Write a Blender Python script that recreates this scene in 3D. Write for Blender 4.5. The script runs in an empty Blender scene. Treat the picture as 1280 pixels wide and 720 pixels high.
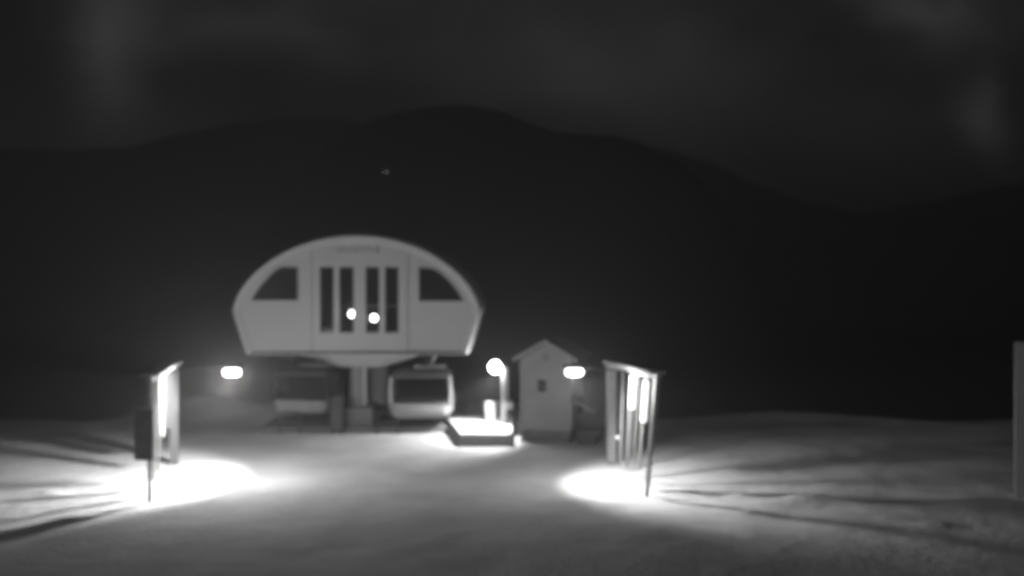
import bpy, bmesh, math, random
from mathutils import Vector, Matrix, noise
from mathutils.geometry import tessellate_polygon
random.seed(7)
R = math.radians
S = bpy.context.scene
C = S.collection
# ------------------------------------------------------------------ camera
EYE = 6.3                       # camera height above the snow, metres
cam = bpy.data.cameras.new('camera'); cam_o = bpy.data.objects.new('camera', cam); C.objects.link(cam_o)
cam_o.location = (0, 0, EYE); cam_o.rotation_euler = (R(90), 0, 0)
cam.sensor_width = 36; cam.lens = 36 * 1300 / 1280; cam.shift_y = -30 / 1280
cam.clip_start = .1; cam.clip_end = 9000
cam.dof.use_dof = True; cam.dof.focus_distance = 8.0; cam.dof.aperture_fstop = .68   # a night camera focused too near
S.camera = cam_o
# ------------------------------------------------------------------ world
w = bpy.data.worlds.new('World'); S.world = w; w.use_nodes = True
nt = w.node_tree; N = nt.nodes; L = nt.links
for n in list(N): N.remove(n)
out = N.new('ShaderNodeOutputWorld'); bg = N.new('ShaderNodeBackground')
sky = N.new('ShaderNodeTexSky'); sky.sky_type = 'NISHITA'; sky.sun_disc = False
sky.sun_elevation = R(13); sky.sun_rotation = R(206)
bw = N.new('ShaderNodeRGBToBW'); L.new(sky.outputs[0], bw.inputs[0])
cl = N.new('ShaderNodeClamp'); cl.inputs[1].default_value = 0; cl.inputs[2].default_value = 3.2   # even night cloud
L.new(bw.outputs[0], cl.inputs[0])
tc = N.new('ShaderNodeTexCoord'); mp = N.new('ShaderNodeMapping'); mp.inputs['Scale'].default_value = (1, 1, 2.4)
L.new(tc.outputs['Generated'], mp.inputs[0])
nz = N.new('ShaderNodeTexNoise'); nz.inputs['Scale'].default_value = 3.4; nz.inputs['Detail'].default_value = 4
nz.inputs['Roughness'].default_value = .5; L.new(mp.outputs[0], nz.inputs[0])
rp = N.new('ShaderNodeMapRange'); rp.inputs[1].default_value = .38; rp.inputs[2].default_value = .72
rp.inputs[3].default_value = .45; rp.inputs[4].default_value = 2.2; L.new(nz.outputs[0], rp.inputs[0])
def mth(op, a, b_=None, c_=None):
    q = N.new('ShaderNodeMath'); q.operation = op
    for k_, v_ in enumerate((a, b_, c_)):
        if v_ is None: continue
        if isinstance(v_, (int, float)): q.inputs[k_].default_value = v_
        else: L.new(v_, q.inputs[k_])
    return q.outputs[0]
# pale lens smudges painted into the sky as soft cloud patches, frayed by noise
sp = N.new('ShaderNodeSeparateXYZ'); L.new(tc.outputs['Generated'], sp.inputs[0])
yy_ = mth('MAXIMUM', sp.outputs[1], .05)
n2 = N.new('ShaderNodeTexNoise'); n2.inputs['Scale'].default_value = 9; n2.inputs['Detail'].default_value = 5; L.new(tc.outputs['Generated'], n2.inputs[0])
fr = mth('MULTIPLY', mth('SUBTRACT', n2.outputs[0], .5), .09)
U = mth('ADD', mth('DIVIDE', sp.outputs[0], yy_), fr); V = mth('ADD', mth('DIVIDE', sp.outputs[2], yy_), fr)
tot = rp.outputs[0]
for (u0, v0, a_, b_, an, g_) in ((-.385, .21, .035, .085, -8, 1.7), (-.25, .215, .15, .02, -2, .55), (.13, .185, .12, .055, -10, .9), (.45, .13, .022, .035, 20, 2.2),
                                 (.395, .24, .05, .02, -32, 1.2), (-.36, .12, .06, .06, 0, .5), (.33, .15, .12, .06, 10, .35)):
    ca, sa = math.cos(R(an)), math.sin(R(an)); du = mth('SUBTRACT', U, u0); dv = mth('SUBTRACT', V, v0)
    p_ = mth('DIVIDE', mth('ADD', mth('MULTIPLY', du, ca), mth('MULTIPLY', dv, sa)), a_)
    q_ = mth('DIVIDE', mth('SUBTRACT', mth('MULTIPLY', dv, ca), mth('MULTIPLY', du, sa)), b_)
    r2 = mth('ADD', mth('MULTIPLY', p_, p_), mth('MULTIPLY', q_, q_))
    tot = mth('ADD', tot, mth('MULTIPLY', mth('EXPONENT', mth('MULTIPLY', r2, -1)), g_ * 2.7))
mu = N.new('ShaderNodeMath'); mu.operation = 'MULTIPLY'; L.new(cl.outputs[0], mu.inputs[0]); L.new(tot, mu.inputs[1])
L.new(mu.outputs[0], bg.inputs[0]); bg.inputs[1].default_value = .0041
L.new(bg.outputs[0], out.inputs[0])
# ------------------------------------------------------------------ added fill sun from behind the camera, brightens facade and snow
sun = bpy.data.lights.new('fill_sun', 'SUN'); sun.energy = .33; sun.angle = R(14); sun.color = (1, 1, 1)
so = bpy.data.objects.new('fill_sun', sun); C.objects.link(so)
d = Vector((math.sin(R(206)) * math.cos(R(13)), math.cos(R(206)) * math.cos(R(13)), math.sin(R(13))))
so.rotation_euler = d.to_track_quat('Z', 'Y').to_euler(); so.location = (0, -20, 30)
# ------------------------------------------------------------------ exposure and film
S.view_settings.view_transform = 'Standard'; S.view_settings.look = 'None'
S.view_settings.exposure = 0; S.view_settings.gamma = 1
S.render.engine = 'CYCLES'
S.cycles.use_denoising = True; S.cycles.denoiser = 'OPENIMAGEDENOISE'
S.cycles.pixel_filter_type = 'GAUSSIAN'; S.cycles.filter_width = 3.0
S.cycles.volume_bounces = 0; S.cycles.max_bounces = 6; S.cycles.transparent_max_bounces = 12
S.cycles.sample_clamp_indirect = 1.5; S.cycles.volume_step_rate = 2

# ================================================================== materials
def mat(name, col, rough=.6, var=.12, scale=4, bump=0, bscale=30, metal=0, spec=.4, emit=0):
    m = bpy.data.materials.new(name); m.use_nodes = True
    n = m.node_tree.nodes; l = m.node_tree.links; b = n['Principled BSDF']
    b.inputs['Roughness'].default_value = rough; b.inputs['Metallic'].default_value = metal
    b.inputs['Specular IOR Level'].default_value = spec
    t = n.new('ShaderNodeTexCoord')
    z = n.new('ShaderNodeTexNoise'); z.inputs['Scale'].default_value = scale; z.inputs['Detail'].default_value = 6
    l.new(t.outputs['Object'], z.inputs[0])
    r = n.new('ShaderNodeValToRGB'); a = r.color_ramp.elements
    a[0].position = .3; a[1].position = .7
    lo, hi = col * (1 - var), min(1, col * (1 + var))
    a[0].color = (lo, lo, lo, 1); a[1].color = (hi, hi, hi, 1)
    l.new(z.outputs[0], r.inputs[0]); l.new(r.outputs[0], b.inputs['Base Color'])
    if bump:
        z2 = n.new('ShaderNodeTexNoise'); z2.inputs['Scale'].default_value = bscale; z2.inputs['Detail'].default_value = 5
        l.new(t.outputs['Object'], z2.inputs[0])
        bp = n.new('ShaderNodeBump'); bp.inputs['Strength'].default_value = bump; bp.inputs['Distance'].default_value = .05
        l.new(z2.outputs[0], bp.inputs['Height']); l.new(bp.outputs[0], b.inputs['Normal'])
    if emit:
        b.inputs['Emission Color'].default_value = (1, 1, 1, 1); b.inputs['Emission Strength'].default_value = emit
    return m
M = dict(
    snow=mat('snow', .74, .9, .16, .45, .9, 5, spec=.1),
    packed=mat('packed_snow', .82, .9, .06, 2, .4, 9, spec=.1),
    forest=mat('forest_slope', .035, .95, .5, .02, 0, spec=.05),
    shell=mat('painted_shell', .62, .5, .05, .5, .05, 60),
    shell_side=mat('painted_roof_shell', .62, .45, .05, .5, .05, 60),
    trim=mat('grey_trim', .38, .5, .1, 3),
    column=mat('column_paint', .40, .5, .08, 2),
    ink=mat('faded_lettering', .15, .6, .1, 8),
    steel=mat('galvanised_steel', .42, .45, .15, 6, metal=.4),
    dark=mat('dark_steel', .07, .5, .3, 5, metal=.2),
    black=mat('black_rubber', .03, .8, .3, 5),
    concrete=mat('concrete', .26, .85, .2, 2, .3, 25),
    white=mat('white_paint', .75, .5, .06, 3),
    wood=mat('grey_timber', .20, .75, .25, 5, .3, 40),
    hut=mat('hut_boards', .35, .75, .12, 1.5, .2, 30),
    hutroof=mat('hut_roof', .33, .8, .2, 2, .2, 20),
    alu=mat('brushed_aluminium', .6, .3, .08, 6, metal=.7),
    roofdark=mat('cabin_roof_paint', .12, .6, .1, 3),
    cabin=mat('cabin_paint', .42, .35, .06, 3),
    sign=mat('sign_back', .1, .6, .2, 4),
    lamp=mat('lamp_glass', .9, .3, .02, 3, emit=5),
    lamp_soft=mat('lamp_tube_glass', .9, .3, .02, 3, emit=1.7), lamp_dim=mat('dim_tube_glass', .7, .3, .02, 3, emit=.55),
    star=mat('globe_lamp_glass', .9, .3, .02, 3, emit=60),
    glint=mat('knob_glint_and_bulb', .9, .3, .02, 3, emit=1.2),
)
def glassm(name, tint, gl):
    m = bpy.data.materials.new(name); m.use_nodes = True
    n = m.node_tree.nodes; l = m.node_tree.links
    for q in list(n): n.remove(q)
    o = n.new('ShaderNodeOutputMaterial'); t = n.new('ShaderNodeBsdfTransparent'); g = n.new('ShaderNodeBsdfGlossy')
    t.inputs[0].default_value = (tint, tint, tint, 1); g.inputs['Roughness'].default_value = .06
    f = n.new('ShaderNodeFresnel'); f.inputs[0].default_value = 1.5
    x = n.new('ShaderNodeMixShader'); l.new(f.outputs[0], x.inputs[0]); l.new(t.outputs[0], x.inputs[1]); l.new(g.outputs[0], x.inputs[2])
    l.new(x.outputs[0], o.inputs[0]); return m
M['glass'] = glassm('tinted_glass', .5, 1); M['clear'] = glassm('cabin_glass', .65, 1)

# ================================================================== mesh helpers
class MB:
    def __init__(s): s.bm = bmesh.new()
    def box(s, x0, x1, y0, y1, z0, z1, rot=None, bev=0):
        r = bmesh.ops.create_cube(s.bm, size=1)
        v = r['verts']; c = Vector(((x0 + x1) / 2, (y0 + y1) / 2, (z0 + z1) / 2))
        for p in v:
            q = Vector((p.co.x * (x1 - x0), p.co.y * (y1 - y0), p.co.z * (z1 - z0)))
            if rot: q = rot @ q
            p.co = q + c
        if bev:
            es = list({e for p in v for e in p.link_edges})
            bmesh.ops.bevel(s.bm, geom=es, offset=bev, segments=2, affect='EDGES', profile=.6)
        return s
    def tube(s, pts, r, n=10, r2=None, cap=True):
        pts = [Vector(p) for p in pts]; rings = []; m = len(pts)
        for i, p in enumerate(pts):
            t = (pts[min(i + 1, m - 1)] - pts[max(i - 1, 0)]).normalized()
            a = Vector((0, 0, 1)) if abs(t.z) < .9 else Vector((1, 0, 0))
            u = t.cross(a).normalized(); v = t.cross(u)
            rr = r if r2 is None else r + (r2 - r) * i / (m - 1)
            rings.append([s.bm.verts.new(p + (u * math.cos(k * 2 * math.pi / n) + v * math.sin(k * 2 * math.pi / n)) * rr) for k in range(n)])
        for a, b in zip(rings, rings[1:]):
            for k in range(n): s.bm.faces.new((a[k], a[(k + 1) % n], b[(k + 1) % n], b[k]))
        if cap: s.bm.faces.new(rings[0][::-1]); s.bm.faces.new(rings[-1])
        return s
    def ball(s, c, r, sc=(1, 1, 1), u=20, v=12):
        q = bmesh.ops.create_uvsphere(s.bm, u_segments=u, v_segments=v, radius=r)
        for p in q['verts']: p.co = Vector((p.co.x * sc[0], p.co.y * sc[1], p.co.z * sc[2])) + Vector(c)
        return s
    def prism(s, outer, holes, y0, y1, map3=None):
        """polygon in x,z with holes, given thickness from y0 to y1"""
        f = map3 or (lambda x, z, y: (x, y, z))
        loops = [outer] + list(holes)
        flat = [p for l in loops for p in l]
        A = [s.bm.verts.new(f(p[0], p[1], y0)) for p in flat]; B = [s.bm.verts.new(f(p[0], p[1], y1)) for p in flat]
        for t in tessellate_polygon([[Vector((p[0], p[1], 0)) for p in l] for l in loops]):
            try:
                s.bm.faces.new([A[i] for i in t]); s.bm.faces.new([B[i] for i in reversed(t)])
            except ValueError: pass
        o = 0
        for l in loops:
            k = len(l)
            for i in range(k):
                j = (i + 1) % k
                s.bm.faces.new((A[o + i], A[o + j], B[o + j], B[o + i]))
            o += k
        return s
    def build(s, name, m, parent=None, smooth=False, loc=None, rotz=0):
        bmesh.ops.recalc_face_normals(s.bm, faces=s.bm.faces)
        me = bpy.data.meshes.new(name); s.bm.to_mesh(me); s.bm.free()
        me.materials.append(m)
        if smooth:
            for p in me.polygons: p.use_smooth = True
            me.set_sharp_from_angle(angle=R(40))
        o = bpy.data.objects.new(name, me); C.objects.link(o)
        if parent: o.parent = parent
        if loc: o.location = loc
        o.rotation_euler.z = rotz
        return o
def thing(name, label, cat, loc=(0, 0, 0), rz=0, group=None):
    o = bpy.data.objects.new(name, None); C.objects.link(o); o.location = loc; o.rotation_euler.z = rz
    o.empty_display_size = .2; o['label'] = label; o['category'] = cat
    if group: o['group'] = group
    return o
def tag(o, label, cat, group=None):
    o['label'] = label; o['category'] = cat
    if group: o['group'] = group
    return o
def copy_tree(o, parent=None):
    c = o.copy(); C.objects.link(c); c.parent = parent
    for ch in [x for x in list(C.objects) if x.parent == o and x != c]: copy_tree(ch, c)
    return c
def lerp(a, b, t): return a + (b - a) * t
def interp(tab, x):
    if x <= tab[0][0]: return tab[0][1]
    for (a, u), (b, v) in zip(tab, tab[1:]):
        if x <= b:
            t = (x - a) / (b - a); t = t * t * (3 - 2 * t) * .5 + t * .5
            return u + (v - u) * t
    return tab[-1][1]
def sm(a, b, x):
    t = max(0, min(1, (x - a) / (b - a))); return t * t * (3 - 2 * t)

# ================================================================== ground
BUMPS = [(4.97, 29.1, .28, .16, .05), (7.9, 27.6, .9, .4, .22), (10.1, 24.8, .5, .35, .16), (6.2, 28.4, .3, .25, .12),
         (-12.6, 28.4, .3, .25, .14), (-13.4, 26.9, .3, .25, .12), (5.9, 26.3, .25, .2, .08), (12.2, 27.0, 1.3, .3, .14)]
def bank(x, y, x0, y0, x1, y1, h, wd):
    d = Vector((x1 - x0, y1 - y0)); l = d.length; d /= l
    p = Vector((x - x0, y - y0)); t = max(0, min(l, p.dot(d))); q = (p - d * t).length
    return h * math.exp(-(q / wd) ** 2)
def snow_z(x, y):
    z = .10 * noise.noise(Vector((x * .11, y * .11, 3))) + .045 * noise.noise(Vector((x * .5, y * .5, 9)))
    flat = sm(4, 1, max(abs(x + 4) / 3.2, abs(y - 38.5) / 2)) # level ground round the station
    z *= 1 - .85 * flat
    for bx, by, rx, ry, h in BUMPS: z += h * math.exp(-((x - bx) / rx) ** 2 - ((y - by) / ry) ** 2)
    z += bank(x, y, -17, 49.5, -9.6, 42.6, .55, 1.1)
    z += bank(x, y, 5.5, 43, 14, 47, .12, 2.5)
    z -= sm(34, 66, y) * 2.0 * sm(3, 14, abs(x + 4) + (2 if x > 0 else -1)); z += .45 * sm(38, 46, y) * sm(4, 12, abs(x + 4)) * noise.noise(Vector((x * .16, y * .2, 13))); z += .03 * (1 - .8 * flat) * noise.noise(Vector((x * 1.3, y * 1.1, 21))) + .018 * (1 - .8 * flat) * noise.noise(Vector((x * 2.6, y * 2.4, 31)))
    z -= sm(46, 120, y) * 26 + sm(24, 90, abs(x)) * 9
    z -= sm(-5, -60, y) * 4
    return z
def grid(name, xs, ys, fz, m):
    nx = len(xs); vs = [(x, y, fz(x, y)) for y in ys for x in xs]
    fs = [(j * nx + i, j * nx + i + 1, (j + 1) * nx + i + 1, (j + 1) * nx + i) for j in range(len(ys) - 1) for i in range(nx - 1)]
    me = bpy.data.meshes.new(name); me.from_pydata(vs, [], fs); me.materials.append(m)
    for p in me.polygons: p.use_smooth = True
    o = bpy.data.objects.new(name, me); C.objects.link(o); o['kind'] = 'structure'; return o
def axis(lo, hi, a, b, fine, coarse):
    v = []; x = lo
    while x < hi:
        v.append(x); dd = max(0, a - x, x - b); x += fine + (coarse - fine) * min(1, dd / 60) if x >= a - 1e-6 or True else coarse
    v.append(hi); return v
grid('snow_ground', axis(-110, 110, -16, 16, .16, 6), axis(-70, 130, 20, 46, .12, 5), snow_z, M['snow'])

# mountains: a near wooded hill and a far ridge, both solid terrain
def ridge(tab, D): return [((x - 640) / 1300 * D, EYE + (330 - y) / 1300 * D) for x, y in tab]
NEAR = ridge([(120, 420), (280, 360), (345, 290), (385, 215), (425, 176), (470, 152), (520, 138), (580, 132), (625, 139), (660, 155), (700, 167), (760, 169), (800, 180),
              (850, 205), (880, 235), (905, 280), (930, 340), (1000, 400), (1300, 440)], 150)
FAR = ridge([(-600, 240), (-200, 205), (0, 190), (100, 190), (180, 183), (250, 164), (320, 153), (400, 150), (500, 158), (640, 160), (760, 172), (820, 188), (880, 208),
             (940, 232), (1000, 252), (1060, 265), (1120, 270), (1180, 262), (1230, 244), (1280, 230), (1500, 190), (1900, 200)], 230)
def hill_z(x, y):
    a = -30 + (interp(NEAR, x) + 30) * sm(72, 150, y) * (1 - .8 * sm(150, 330, y))
    b = -30 + (interp(FAR, x) + 30) * sm(100, 230, y) * (1 - .5 * sm(230, 900, y))
    n = 4 * noise.noise(Vector((x * .035, y * .035, 2))) * sm(80, 130, y) * .6 + .9 * noise.noise(Vector((x * .2, y * .2, 5)))
    return max(a, b) + n * .4
grid('mountain_terrain', axis(-1000, 1000, -125, 125, 2, 40), axis(64, 2000, 70, 245, 2.5, 50), hill_z, M['forest'])

# ================================================================== lift station
SY = 38.1
def px(x, y, Y): return ((x - 640) / 1300 * Y, EYE - (y - 330) / 1300 * Y)
st = thing('lift_station', 'pale round-topped gondola lift station with four tall dark windows, standing on a column', 'lift station', (-5.69, SY, 0))
ox = -5.69
def loc(p): x, z = px(*p, SY); return (x - ox, z)
arc = []
for i in range(41):                                                 # arched roofline
    t = i / 40; a = math.pi * (1 - t)
    x = 4.56 * math.cos(a); zz = 4.56 + 2.83 * max(0, math.sin(a)) ** 1.2
    arc.append((x, zz))
front = [(-4.08, 2.99)] + arc + [(4.08, 2.99)]
# roof shell: a thick skin extruded back, with a rounded front lip
def inset(p, k):                                                    # scale towards the middle of the front
    return (p[0] * (1 - k / 4.56), 4.2 + (p[1] - 4.2) * (1 - k / 3.2))
b = bmesh.new(); prof = []
steps = [(0.0, .34), (-.10, .20), (-.13, .08), (-.06, .01), (.12, -.02), (2, -.04), (6, -.04), (9.4, .10), (9.9, .5)]
ringz = []
for (yy, k) in steps:
    ringz.append([b.verts.new((inset(p, k)[0], yy, inset(p, k)[1])) for p in front])
ringz.insert(0, [b.verts.new((inset(p, .34)[0], .12, inset(p, .34)[1])) for p in front])
for r0, r1 in zip(ringz, ringz[1:]):
    for i in range(len(front) - 1): b.faces.new((r0[i], r0[i + 1], r1[i + 1], r1[i]))
mb = MB(); mb.bm.free(); mb.bm = b
mb.build('roof_shell', M['shell_side'], st, smooth=True)
# floor pan of the machine room and back wall
MB().box(-3.9, 3.9, .15, 9.8, 2.99, 3.09).build('floor_pan', M['dark'], st)
MB().prism([inset(p, .42) for p in front], [], 9.6, 9.68).build('back_wall', M['trim'], st)
# front wall in three panels with window openings
fi = [inset(p, .30) for p in front]
def clipx(poly, lo, hi):
    def cut(ps, val, keep_gt):
        o = []
        for i, p in enumerate(ps):
            q = ps[(i + 1) % len(ps)]; ip = (p[0] > val) == keep_gt; iq = (q[0] > val) == keep_gt
            if ip: o.append(p)
            if ip != iq:
                t = (val - p[0]) / (q[0] - p[0]); o.append((val, p[1] + t * (q[1] - p[1])))
        return o
    return cut(cut(poly, lo, True), hi, False)
xa, xb = loc((390, 0))[0], loc((510, 0))[0]
wl = [loc(p) for p in [(313, 376), (373, 376), (373, 334), (353, 333), (345, 336), (336, 344), (324, 359)]]
wr = [loc(p) for p in [(523, 377), (580, 377), (572, 364), (562, 351), (550, 340), (540, 335), (523, 334)]]
wc = []
for a, c in ((400, 417), (424, 442), (457, 474), (481, 498)):
    (x0, z1), (x1, z0) = loc((a, 333)), loc((c, 417)); wc.append([(x0, z0), (x1, z0), (x1, z1), (x0, z1)])
MB().prism(clipx(fi, -9, xa - .015), [wl], .03, .13).build('side_panel', M['shell'], st)
MB().prism(clipx(fi, xa + .015, xb - .015), wc, .0, .13).build('centre_panel', M['shell'], st)
MB().prism(clipx(fi, xb + .015, 9), [wr], .03, .13).build('side_panel', M['shell'], st)
def frame_of(poly, y0, y1, t):
    cx = sum(p[0] for p in poly) / len(poly); cz = sum(p[1] for p in poly) / len(poly)
    def shr(p, s):
        dx, dz = p[0] - cx, p[1] - cz; l = math.hypot(dx, dz); return (cx + dx * (1 - s / l * 1.3), cz + dz * (1 - s / l * 1.3))
    return [shr(p, -.004) for p in poly], [shr(p, t) for p in poly]
for poly, nm in [(wl, 'side_window'), (wr, 'side_window')] + [(p, 'tall_window') for p in wc]:
    o_, i_ = frame_of(poly, 0, 0, .035)
    f = MB().prism(o_, [i_], -.015, .10).build(nm, M['trim'], st)
    MB().prism(i_, [], .06, .072).build('pane', M['glass'], f)
# horizontal rail of the front, low belly that slopes to the column
bl = [loc(p) for p in [(372, 443), (395, 450), (412, 456), (428, 459.5), (474, 459.5), (492, 456), (515, 449), (532, 443)]]
b = bmesh.new()
top = [b.verts.new((x, -.14, 3.0)) for x, z in bl]; low = [b.verts.new((x * .96, .28, z)) for x, z in bl]
bk = [b.verts.new((x * .96, 5.5, z)) for x, z in bl]; bt = [b.verts.new((x, 5.9, 3.0)) for x, z in bl]
for A, B in ((top, low), (low, bk), (bk, bt)):
    for i in range(len(bl) - 1): b.faces.new((A[i], A[i + 1], B[i + 1], B[i]))
mb = MB(); mb.bm.free(); mb.bm = b; mb.build('belly_fairing', M['shell_side'], st, smooth=True)
MB().box(-4.02, 4.02, -.155, -.02, 2.985, 3.035, bev=.015).build('bottom_rail', M['shell'], st)
for xs_ in ():                                              # panel seams seen as thin raised strips
    MB().box(xs_ - .02, xs_ + .02, .012, .03, 3.06, 4.6).build('seam_strip', M['trim'], st)
# faded lettering on the brow: unreadable in the photograph, ten worn strokes and an emblem
x0, z0 = loc((421, 315)); x1, z1 = loc((470, 309)); random.seed(3)
lt = MB(); k = 9
for i in range(k):
    a = lerp(x0, x1, i / k); h = z1 - z0
    lt.box(a, a + .035, -.012, .0, z0, z1 + (.03 if i == 0 else 0))
    lt.box(a + .036, a + .10, -.012, .0, z0 + (h - .04) * (i % 2), z0 + (h - .04) * (i % 2) + .04)
lt.box(x1 + .02, x1 + .10, -.012, 0, z0 - .03, z1 + .06)
lt.build('lettering', M['ink'], st)
# machinery in the room
mach = MB()
for s_ in (-1, 1):
    mach.box(s_ * 2.6 - .12, s_ * 2.6 + .12, .5, 8.5, 3.5, 3.75)
mach.box(-1.2, 1.2, 3.5, 5.5, 3.1, 3.6); mach.box(-.35, .35, 3.9, 4.8, 3.6, 4.6, bev=.08)
mach.build('drive_frame', M['dark'], st)
bwm = MB(); bwm.tube([(0, 5.2, 4.55), (0, 5.2, 4.7)], 2.0, 40); bwm.build('bullwheel', M['trim'], st)
for (X_, Y_) in ((440, 392.5), (467.5, 397.5)):
    x, z = px(X_, Y_, 39.0); x -= ox
    o = MB().ball((x, .9, z), .12).build('work_lamp', M['star'], st, smooth=True)
    MB().tube([(x, .9, z + .14), (x, .9, z + .5), (x, 1.4, z + .9)], .025, 8).build('lamp_bracket', M['dark'], o)
# column with plinth, pipe
cx0 = px(450, 0, 40)[0] - ox
MB().tube([(cx0, 1.9, .95), (cx0, 1.9, 3.05)], .37, 28).tube([(cx0, 1.9, .9), (cx0, 1.9, 1.0)], .50, 28).build('column', M['column'], st, smooth=True)
MB().tube([(cx0 + .25, 1.38, .95), (cx0 + .25, 1.38, 2.6)], .085, 12).build('drain_pipe', M['white'], st, smooth=True)
MB().box(cx0 - .62, cx0 + .6, 1.1, 2.7, .0, .88, bev=.04).build('plinth', M['concrete'], st)
# second column at the rear so the hall stands
MB().tube([(cx0, 7.6, -.6), (cx0, 7.6, 3.0)], .40, 20).build('rear_column', M['shell'], st, smooth=True)
# cabin guide rails under the shell
for s_ in (-1, 1):
    rl = MB().box(s_ * 2.75 - .07, s_ * 2.75 + .07, .6, 9.5, 2.82, 2.95)
    for k in range(5): rl.box(s_ * 2.75 - .04, s_ * 2.75 + .04, 1 + k * 1.9, 1.1 + k * 1.9, 2.95, 3.0)
    rl.build('guide_rail', M['dark'], st)
    ty = MB()
    for k in range(22): ty.tube([(s_ * 2.5 - .05, 1 + k * .38, 2.72), (s_ * 2.5 + .05, 1 + k * .38, 2.72)], .16, 14)
    t_ = ty.build('tyre_bank', M['black'], st); t_['kind'] = 'stuff'

# ================================================================== gondola cabins
def cabin(label, loc_, rz, low='cabin', post='alu'):
    g = thing('gondola_cabin', label, 'gondola cabin', loc_, rz, 'gondola cabins under the station')
    W, D, H = 1.16, 1.0, 1.78                                       # half width, half depth, height
    def sec(z, s=1.0, n=6, c=.32):
        pts = []
        for sx, sy, a0 in ((1, 1, 0), (-1, 1, 90), (-1, -1, 180), (1, -1, 270)):
            for k in range(n + 1):
                a = R(a0 + 90 * k / n)
                pts.append((sx * (W * s - c) + c * math.cos(a), sy * (D * s - c) + c * math.sin(a), z))
        return pts
    def loft(zs, cap=True):
        m_ = MB(); rr = [[m_.bm.verts.new(p) for p in sec(z, s)] for z, s in zs]
        for a, b_ in zip(rr, rr[1:]):
            for i in range(len(a)): m_.bm.faces.new((a[i], a[(i + 1) % len(a)], b_[(i + 1) % len(a)], b_[i]))
        if cap: m_.bm.faces.new(rr[0][::-1]); m_.bm.faces.new(rr[-1])
        return m_
    loft([(0, .78), (.05, .88), (.14, .94), (.3, .965), (.54, .985)]).build('lower_shell', M[low], g, smooth=True)
    loft([(1.50, .985), (1.62, .96), (1.70, .90), (1.76, .78), (1.79, .6)]).build('roof', M['roofdark'], g, smooth=True)
    loft([(.545, .97), (1.0, .985), (1.495, .97)], cap=False).build('window_band', M['clear'], g, smooth=True)
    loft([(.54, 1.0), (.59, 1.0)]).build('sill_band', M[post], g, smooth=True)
    for sx in (-1, 1):
        for sy in (-1, 1):
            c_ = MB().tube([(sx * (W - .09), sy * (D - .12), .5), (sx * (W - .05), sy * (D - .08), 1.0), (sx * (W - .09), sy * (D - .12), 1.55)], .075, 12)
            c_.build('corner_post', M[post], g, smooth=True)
    for sy in (-1, 1): MB().box(-.85, .85, sy * .72 - .16, sy * .72 + .16, .3, .52, bev=.03).build('bench', M['dark'], g)
    # side doors with ski racks
    for sx in (-1, 1):
        d_ = MB().box(sx * 1.15 - .015, sx * 1.15 + .015, -.42, .42, .12, 1.5, bev=.01).build('door', M['cabin'], g)
        rk = MB()
        for k in range(4): rk.tube([(sx * 1.2, -.3 + k * .2, .35), (sx * 1.27, -.3 + k * .2, .9)], .02, 6)
        rk.box(sx * 1.2 - .04, sx * 1.2 + .04, -.4, .4, .3, .34); rk.build('ski_rack', M['alu'], d_)
    MB().box(-.26, .92, -.32, -.22, 1.80, 1.9, bev=.03).box(-.26, .92, .22, .32, 1.80, 1.9, bev=.03).box(.28, .44, -.3, .3, 1.82, 1.92).build('roof_frame', M['alu'], g)
    MB().tube([(.36, 0, 1.88), (.42, 0, 2.02), (.50, 0, 2.15), (.50, 0, 2.55)], .065, 12).box(.40, .60, -.3, .3, 2.5, 2.62, bev=.03).build('hanger', M['alu'], g, smooth=True)
    return g
cabin('gondola cabin hanging at right of the station column, brightly lit corner posts', (px(526, 0, 39)[0], 39.3, .58), R(2))
cb = cabin('dim gondola cabin hanging at left of the station column', (px(381, 0, 41)[0], 41.6, .42), R(-8), 'white', 'dark')  # shade put into dark posts and sill, light into the white lower shell

# ================================================================== loading platforms and deck
MB().prism([(-9.4, -.3), (-1.95, -.3), (-1.95, .19), (-9.4, .19)], [], 38.9, 46.5).build('loading_platform', M['concrete']).update_tag()
tag(bpy.data.objects['loading_platform'], 'low grey concrete loading platform below the two gondola cabins', 'platform')
deck = thing('snowy_deck', 'raised wooden deck topped with bright snow between station and hut', 'deck', (0, 36.1, 0))
z_t = .36
b = bmesh.new()
def quadbox(pts, z0, z1):
    A = [b.verts.new((x, y, z0)) for x, y in pts]; B = [b.verts.new((x, y, z1)) for x, y in pts]
    b.faces.new(B); b.faces.new(A[::-1])
    for i in range(4): b.faces.new((A[i], A[(i + 1) % 4], B[(i + 1) % 4], B[i]))
quadbox([(-1.78, .02), (-.02, .02), (.05, 4.4), (-2.6, 4.4)], z_t - .05, z_t + .03)
mb = MB(); mb.bm.free(); mb.bm = b; bmesh.ops.bevel(b, geom=[e for e in b.edges if e.calc_length() > 1], offset=.025, segments=2, affect='EDGES')
mb.build('snow_cover', M['packed'], deck, smooth=True)
for k in range(3): MB().box(-1.79, 0, -.03 - .004 * k, .015, -.06 + k * .125, -.06 + k * .125 + .115, bev=.008).build('fascia_board', M['trim'], deck)
sd = MB()
for k in range(3):
    sd.tube([(-1.80, .0, .0 + k * .12), (-2.62, 4.4, .0 + k * .12)], .055, 4)
sd.build('side_fascia', M['trim'], deck)
for k in range(4): MB().box(-1.6 + k * .5, -1.5 + k * .5, .1, .2, -.1, z_t - .06).build('joist_post', M['wood'], deck)

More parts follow.
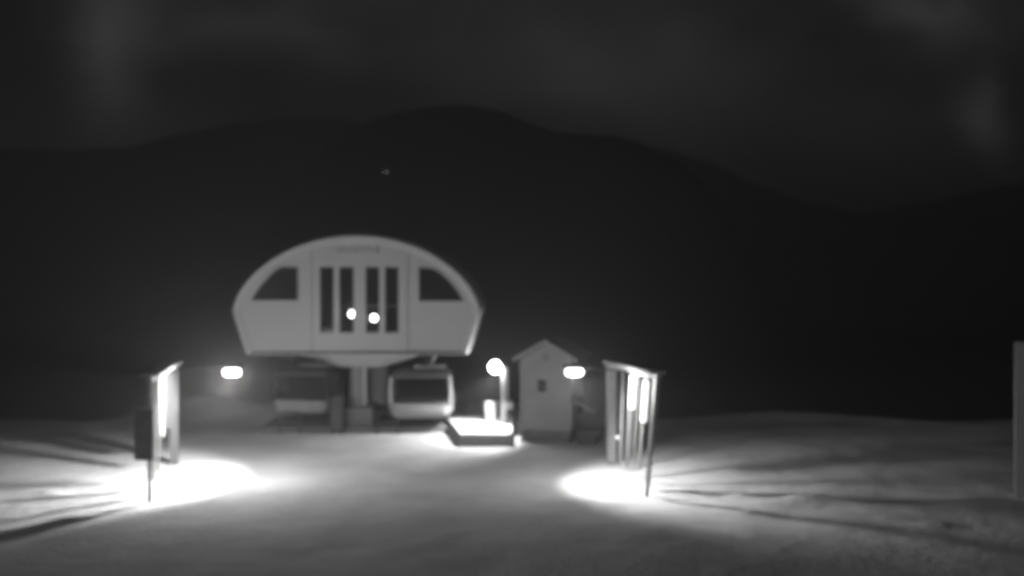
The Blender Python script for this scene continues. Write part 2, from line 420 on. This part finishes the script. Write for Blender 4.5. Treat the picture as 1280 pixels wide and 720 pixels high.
# dark control cabinet beside the column, and two low barriers
cc = thing('control_cabinet', 'dark upright control cabinet just left of the station column', 'cabinet', (px(421, 0, 38.6)[0], 38.5, .0))
MB().box(-.22, .22, 0, .4, .1, 1.25, bev=.02).build('housing', M['dark'], cc)
MB().box(-.19, .19, -.02, -.002, .18, 1.0, bev=.008).build('door', M['sign'], cc)
MB().prism([(-.22, 1.255), (.22, 1.255), (.22, 1.42), (-.22, 1.32)], [], .0, .3).build('console', M['sign'], cc)
for x_ in (-.18, .12): MB().box(x_, x_ + .06, .05, .35, -.1, .1).build('foot', M['dark'], cc)
for k_, (bx_, lb_) in enumerate(((472, 'dark low barrier on the snow between the column and the right cabin'), (350, 'dark low barrier at the left end of the loading platform'))):
    br = thing('barrier', lb_, 'barrier', (px(bx_, 0, 38.7)[0], 38.6, 0), 0, 'low barriers by the loading platform')
    for x_ in (0, .75): MB().tube([(x_, 0, -.1), (x_, 0, .8)], .035, 8).build('post', M['dark'], br)
    for z_ in (.42, .78): MB().tube([(-.03, 0, z_), (.78, 0, z_)], .03, 8).build('rail', M['dark'], br)
# globe lamp on its post at the end of the deck
gx, gz = px(619, 459, 38.2)
gl = thing('globe_lamp', 'glaring round lamp on a pale post at the right end of the deck', 'lamp post', (px(631, 0, 38.4)[0], 38.4, .39))
MB().tube([(0, 0, 0), (0, 0, 2.05)], .15, 16).build('post', M['trim'], gl, smooth=True)
MB().tube([(0, 0, 2.0), (-.06, -.05, 2.15), (gx - px(631, 0, 38.4)[0], -.2, gz - .35)], .03, 8).build('arm', M['steel'], gl)
MB().ball((gx - px(631, 0, 38.4)[0], -.2, gz - .39), .21).build('globe', M['star'], gl, smooth=True)
MB().box(.02, .3, -.16, .12, .55, .82, bev=.03).build('junction_box', M['white'], gl)
def light(name, kind, p, e, size=.1, target=None, parent=None, **kw):
    l_ = bpy.data.lights.new(name, kind); l_.energy = e
    if kind == 'AREA': l_.shape = 'DISK'; l_.size = size
    else: l_.shadow_soft_size = size
    for k_, v_ in kw.items(): setattr(l_, k_, v_)
    o = bpy.data.objects.new(name, l_); C.objects.link(o); o.location = p
    if target: o.rotation_euler = (Vector(p) - Vector(target)).to_track_quat('Z', 'Y').to_euler()
    return o
light('globe_lamp_glow', 'POINT', (gx, 37.7, gz - .05), 14, .12)
light('globe_lamp_light', 'SPOT', (gx, 37.85, gz - .3), 1100, .12, (gx - 1.3, 37.3, 0), spot_size=R(118), spot_blend=.45)
# white bin on the deck
bn = thing('waste_bin', 'white cylindrical bin standing on the snowy deck by the lamp post', 'bin', (px(613, 0, 39.0)[0], 39.0, .39))
MB().tube([(0, 0, .0), (0, 0, .68)], .22, 24, r2=.25).build('barrel', M['white'], bn, smooth=True)
MB().tube([(0, 0, .681), (0, 0, .72), (0, 0, .76)], .26, 24, r2=.2).build('lid', M['white'], bn, smooth=True)

# ================================================================== operator hut
hx = px(682.5, 0, 36.7)[0]
hut = thing('operator_hut', 'narrow grey gabled hut with a small vent under the peak', 'hut', (hx, 36.75, 0), R(-14))
HW, HD = .88, 2.5
body = [(-HW, .42), (HW, .42), (HW, 3.0), (0, 3.5), (-HW, 3.0)]
win = [(-.30, 1.78), (.02, 1.78), (.02, 2.2), (-.30, 2.2)]
MB().prism(body, [win], 0, .08).build('front_wall', M['hut'], hut)
MB().prism(body, [], HD - .08, HD).build('rear_wall', M['hut'], hut)
MB().box(-HW, -HW + .08, .081, HD - .081, .42, 2.995).build('side_wall', M['hut'], hut)
MB().box(HW - .08, HW, .081, HD - .081, .42, 2.995).build('side_wall', M['hut'], hut)
for s_ in (-1, 1):
    rf = MB(); a_ = math.atan2(.5, HW)
    rf.prism([(0, 3.52), (s_ * 1.16, 3.52 - 1.16 * .5 / HW), (s_ * 1.16, 3.62 - 1.16 * .5 / HW), (0, 3.62)], [], -.22, HD + .2)
    r_ = rf.build('roof', M['hutroof'], hut)
    MB().prism([(0.0, 3.50), (s_ * 1.17, 3.50 - 1.17 * .5 / HW), (s_ * 1.17, 3.645 - 1.17 * .5 / HW), (0, 3.645)], [], -.26, -.222).build('barge_board', M['hut'], r_)
vt = MB().box(-.11, .09, -.02, -.002, 2.88, 3.1).build('vent', M['dark'], hut)
for k in range(4): MB().box(-.10, .08, -.035, -.021, 2.9 + k * .05, 2.925 + k * .05).build('louvre', M['trim'], vt)
wf = MB().prism([(-.33, 1.75), (.05, 1.75), (.05, 2.23), (-.33, 2.23)], [[(-.29, 1.79), (.01, 1.79), (.01, 2.19), (-.29, 2.19)]], -.03, .03).build('window', M['trim'], hut)
MB().box(-.29, .01, .0, .008, 1.79, 2.19).build('pane', M['glass'], wf)
MB().box(-.29, .01, -.02, -.005, 1.97, 2.0).build('glazing_bar', M['trim'], wf)
MB().box(-HW + .05, HW - .05, .06, HD - .05, -.2, .42).build('plinth', M['wood'], hut)
for k in range(2): MB().box(-HW - .02, HW + .02, -.06 - .10 * (1 - k), -.002, .02 + k * .2, .14 + k * .2, bev=.01).build('step_board', M['wood'], hut)
for s_ in (-1, 1): MB().box(s_ * HW - .05, s_ * HW + .05, -.02, .1, .42, 2.98).build('corner_board', M['trim'], hut)
dr = MB().box(HW, HW + .03, .6, 1.4, .45, 2.4).build('side_door', M['trim'], hut)
MB().tube([(HW + .03, 1.3, 1.4), (HW + .08, 1.3, 1.4), (HW + .08, 1.2, 1.4)], .015, 6).build('handle', M['alu'], dr)
# stair beside the hut with a snowy rail
sr = thing('hut_stair', 'dark stair with a pale sloping handrail at right of the hut', 'stair', (px(717, 0, 37)[0], 37.0, 0))
for k in range(4): MB().box(.12, .95, .25 + k * .28, .55 + k * .28, .05 + k * .14, .11 + k * .14).build('tread', M['dark'], sr)
MB().box(.07, .12, .2, 1.5, .0, .62).build('stringer', M['dark'], sr); MB().box(.95, 1.0, .2, 1.5, .0, .62).build('stringer', M['dark'], sr)
for k in (0, 1): MB().tube([(.1 + k * .72, .1, 0), (.1 + k * .72, .1, 1.48 - k * .42)], .03, 8).build('rail_post', M['dark'], sr)
MB().box(-.02, .86, .06, .14, 1.16, 1.26, rot=Matrix.Rotation(R(27), 3, 'Y'), bev=.02).build('handrail', M['steel'], sr)
MB().box(.04, 1.02, .16, .2, .5, .95, bev=.01).build('kick_panel', M['dark'], sr)
# snow shovel bin: dark grit box
gb = thing('grit_box', 'low dark grit box on the snow at the foot of the hut stair', 'grit box', (px(733, 0, 36.4)[0], 36.2, .0))
MB().prism([(-.3, 0), (.3, 0), (.33, .42), (-.33, .42)], [], 0, .4).build('box', M['dark'], gb)
MB().prism([(-.36, .425), (.36, .425), (.34, .5), (-.34, .5)], [], -.03, .43).build('lid', M['dark'], gb)

# ================================================================== gates with floodlights
def gate(label, A, B, zA, zB, slats, arm_from, lampP, lean=(0, 0)):
    """A far post foot, B near post foot (x,y); zA, zB post heights; slats: (t, width, bottom z, kind)"""
    g = thing('access_gate', label, 'gate', (A[0], A[1], 0), 0, 'tall open gates at the sides of the yard')
    ox_, oy_ = A
    dx, dy = B[0] - A[0], B[1] - A[1]; ang = math.atan2(dy, dx)
    rot = Matrix.Rotation(ang, 3, 'Z')
    T = (dx + lean[0], dy + lean[1])                                # near post top
    MB().tube([(0, 0, -.15), (-.04 * (1 if dx > 0 else -1), 0, zA)], .10, 4).build('post', M['wood_l'], g)
    MB().tube([(dx, dy, -.15), (T[0], T[1], zB)], .05, 8, r2=.085).build('near_post', M['steel'], g, smooth=True)
    Tm = Vector((T[0], T[1], zB)); Am = Vector((0, 0, zA)); u = (Tm - Am); Lg = u.length
    n = Vector((-u.y, u.x, 0)).normalized()
    def beam(name, z0, z1, wd, m_, over=.12):
        mm = MB(); vs = []
        for s_ in (-over, Lg + over):
            for w_ in (-wd, wd):
                for z_ in (z0, z1): vs.append(mm.bm.verts.new(Am + u * (s_ / Lg) + n * w_ + Vector((0, 0, z_))))
        for f in ((0, 1, 3, 2), (4, 6, 7, 5), (0, 4, 5, 1), (2, 3, 7, 6), (0, 2, 6, 4), (1, 5, 7, 3)): mm.bm.faces.new([vs[i] for i in f])
        return mm.build(name, m_, g)
    beam('head_beam', -.12, .02, .07, M['wood_l']); beam('roof_board', .022, .10, .24, M['wood_l'], .06); 
    for t, wd, zb, m_, nm, zt in slats:
        c = Vector((0, 0, 0)).lerp(Vector((dx, dy, 0)), t); ct = Am.lerp(Tm, t) - Vector((0, 0, .13))
        mm = MB(); e = Vector((dx, dy, 0)).normalized()
        p0 = c + Vector((0, 0, zb)); p1 = Vector((ct.x, ct.y, ct.z - zt))
        f0 = zb / ct.z; p0 = Vector((lerp(c.x, ct.x, f0), lerp(c.y, ct.y, f0), zb))
        f1 = p1.z / ct.z; p1 = Vector((lerp(c.x, ct.x, f1), lerp(c.y, ct.y, f1), p1.z))
        if nm == 'light_tube': mm.tube([p0, p1], wd, 12)
        else:
            ea, na = (n, e) if nm == 'board' else (e, n)
            vs = [mm.bm.verts.new(p + ea * s_ * wd + na * q * .025) for p in (p0, p1) for s_ in (-1, 1) for q in (-1, 1)]
            for f in ((0, 1, 3, 2), (4, 6, 7, 5), (0, 4, 5, 1), (2, 3, 7, 6), (0, 2, 6, 4), (1, 5, 7, 3)): mm.bm.faces.new([vs[i] for i in f])
        mm.build(nm, m_, g, smooth=nm == 'light_tube')
    # arm and floodlight
    a = Vector(arm_from) - Vector((ox_, oy_, 0)); l_ = Vector(lampP) - Vector((ox_, oy_, 0))
    MB().tube([a, l_ + Vector((0, 0, .17))], .022, 8).build('lamp_arm', M['dark'], g)
    return g, l_
M['wood_l'] = mat('pale_timber', .40, .7, .15, 5, .2, 40)
M['board'] = mat('grey_board', .15, .6, .08, 3)
def P(x, y): Y = EYE * 1300 / (y - 330); return ((x - 640) / 1300 * Y, Y)
def flood(parent, l_):
    h = MB().box(l_.x - .33, l_.x + .33, l_.y - .2, l_.y + .2, l_.z + .13, l_.z + .2, bev=.03).build('floodlight', M['dark'], parent)
    MB().tube([(l_.x - .16, l_.y, l_.z), (l_.x + .16, l_.y, l_.z)], .105, 16).ball((l_.x - .16, l_.y, l_.z), .105).ball((l_.x + .16, l_.y, l_.z), .105).build('lens', M['lamp'], h, smooth=True)
A, B = P(763, 577), P(808, 619)
lampR = ((718 - 640) / 1300 * 29.9, 29.9, EYE - (465 - 330) / 1300 * 29.9)
W_ = M['wood_l']; BD = M['board']; TB = M['lamp_soft']
gR, l_ = gate('open timber gate with two glowing upright tubes, right of the hut', A, B, 3.12, 3.28,
     [(.04, .14, .0, W_, 'board', 0), (.30, .03, .15, W_, 'board', 0), (.50, .07, .3, W_, 'board', 0), (.66, .04, .5, W_, 'slat', 0), (.79, .09, .6, M['steel'], 'slat', 0),
      (.54, .085, 2.05, TB, 'light_tube', .06), (.80, .085, 1.85, TB, 'light_tube', .10)],
     (A[0] + .3, 30.6, 3.12), lampR, lean=(.30, 0))
flood(gR, l_)
MB().ball((.12, -1.1, .95), .05).build('knob_glint', M['glint'], gR)  # small reflective knob, its glint put in as emission
A, B = P(219, 578), P(187, 628)
lampL = ((290 - 640) / 1300 * 30.1, 30.1, EYE - (465 - 330) / 1300 * 30.1)
gL, l_ = gate('open timber gate with brightly lit upper boards, beside the dark notice board at left', A, B, 3.12, 3.30,
     [(.05, .13, .0, BD, 'board', 0), (.16, .20, 1.6, BD, 'board', 0), (.30, .12, 1.35, BD, 'board', 0), (.55, .10, 1.3, W_, 'board', 0), (.70, .07, .5, W_, 'slat', 0), (.85, .06, .4, W_, 'slat', 0),
      (.58, .05, 1.4, M['lamp_dim'], 'light_tube', .1)],
     (A[0] + .55, 30.6, 3.14), lampL)
flood(gL, l_)
# dark sign on the near post
sg = thing('notice_board', 'dark upright notice board fixed beside the near post of the left gate', 'sign', (B[0], B[1] - .06, 0))
MB().box(-.37, .09, -.05, .0, 1.14, 2.46, bev=.02).build('panel', M['sign'], sg)
MB().box(-.39, .11, .002, .03, 1.12, 2.48).build('backing_frame', M['steel'], sg)

light('machine_room_fill', 'POINT', (-5.6, 39.3, 3.7), 9, .15)  # added fill without a fitting, brightens the room behind the windows
light('gate_lamp_left', 'POINT', (lampL[0], lampL[1], lampL[2] - .2), 600, .2)
light('gate_lamp_right', 'POINT', (lampR[0], lampR[1], lampR[2] - .2), 190, .2)
def beam_light(name, p, e, tgt, deg, bl):
    light(name, 'SPOT', p, e, .18 if 'left' in name else .16, tgt, spot_size=R(deg), spot_blend=bl)
beam_light('gate_flood_left', (lampL[0] - .05, lampL[1], lampL[2] - .17), 2200, (lampL[0] - 3.4, lampL[1], 0), 120, .5)
beam_light('gate_flood_right', (lampR[0] + .05, lampR[1], lampR[2] - .17), 1350, (lampR[0] + 3.3, lampR[1] - .1, 0), 122, .6)

# ================================================================== tall pale board at the right edge
tb = thing('tall_board', 'tall pale board standing in the snow at the far right edge', 'board', (13.40, 27.7, 0))
M['banner'] = mat('pale_banner', .5, .6, .08, 3)
MB().box(0, .75, 0, .05, .02, 4.22, bev=.01).build('panel', M['banner'], tb)
for x_ in (.06, .64): MB().box(x_, x_ + .06, .052, .11, -.2, 4.1).build('post', M['steel'], tb)
# a lamp far up on the dark hill
X_, Z_ = px(482, 214, 121)
fl = thing('hillside_lamp', 'tiny faint lamp high on the dark hill above the station', 'lamp', (X_, 121, Z_ - 3))
MB().tube([(0, 0, -25), (0, 0, 2.9)], .15, 6).build('mast', M['dark'], fl)
MB().ball((0, 0, 3), .08, u=8, v=6).build('bulb', M['glint'], fl)

# ================================================================== night haze
hz = MB().box(-960, 960, -60, 1950, -45, 48).build('haze', M['snow'])
hz.data.materials.clear()
hm = bpy.data.materials.new('haze'); hm.use_nodes = True
n = hm.node_tree.nodes; n.clear(); o = n.new('ShaderNodeOutputMaterial'); v = n.new('ShaderNodeVolumePrincipled')
v.inputs['Density'].default_value = .0055; v.inputs['Color'].default_value = (.9, .9, .9, 1); v.inputs['Anisotropy'].default_value = .6
hm.node_tree.links.new(v.outputs[0], o.inputs['Volume']); hz.data.materials.append(hm); hz['kind'] = 'stuff'
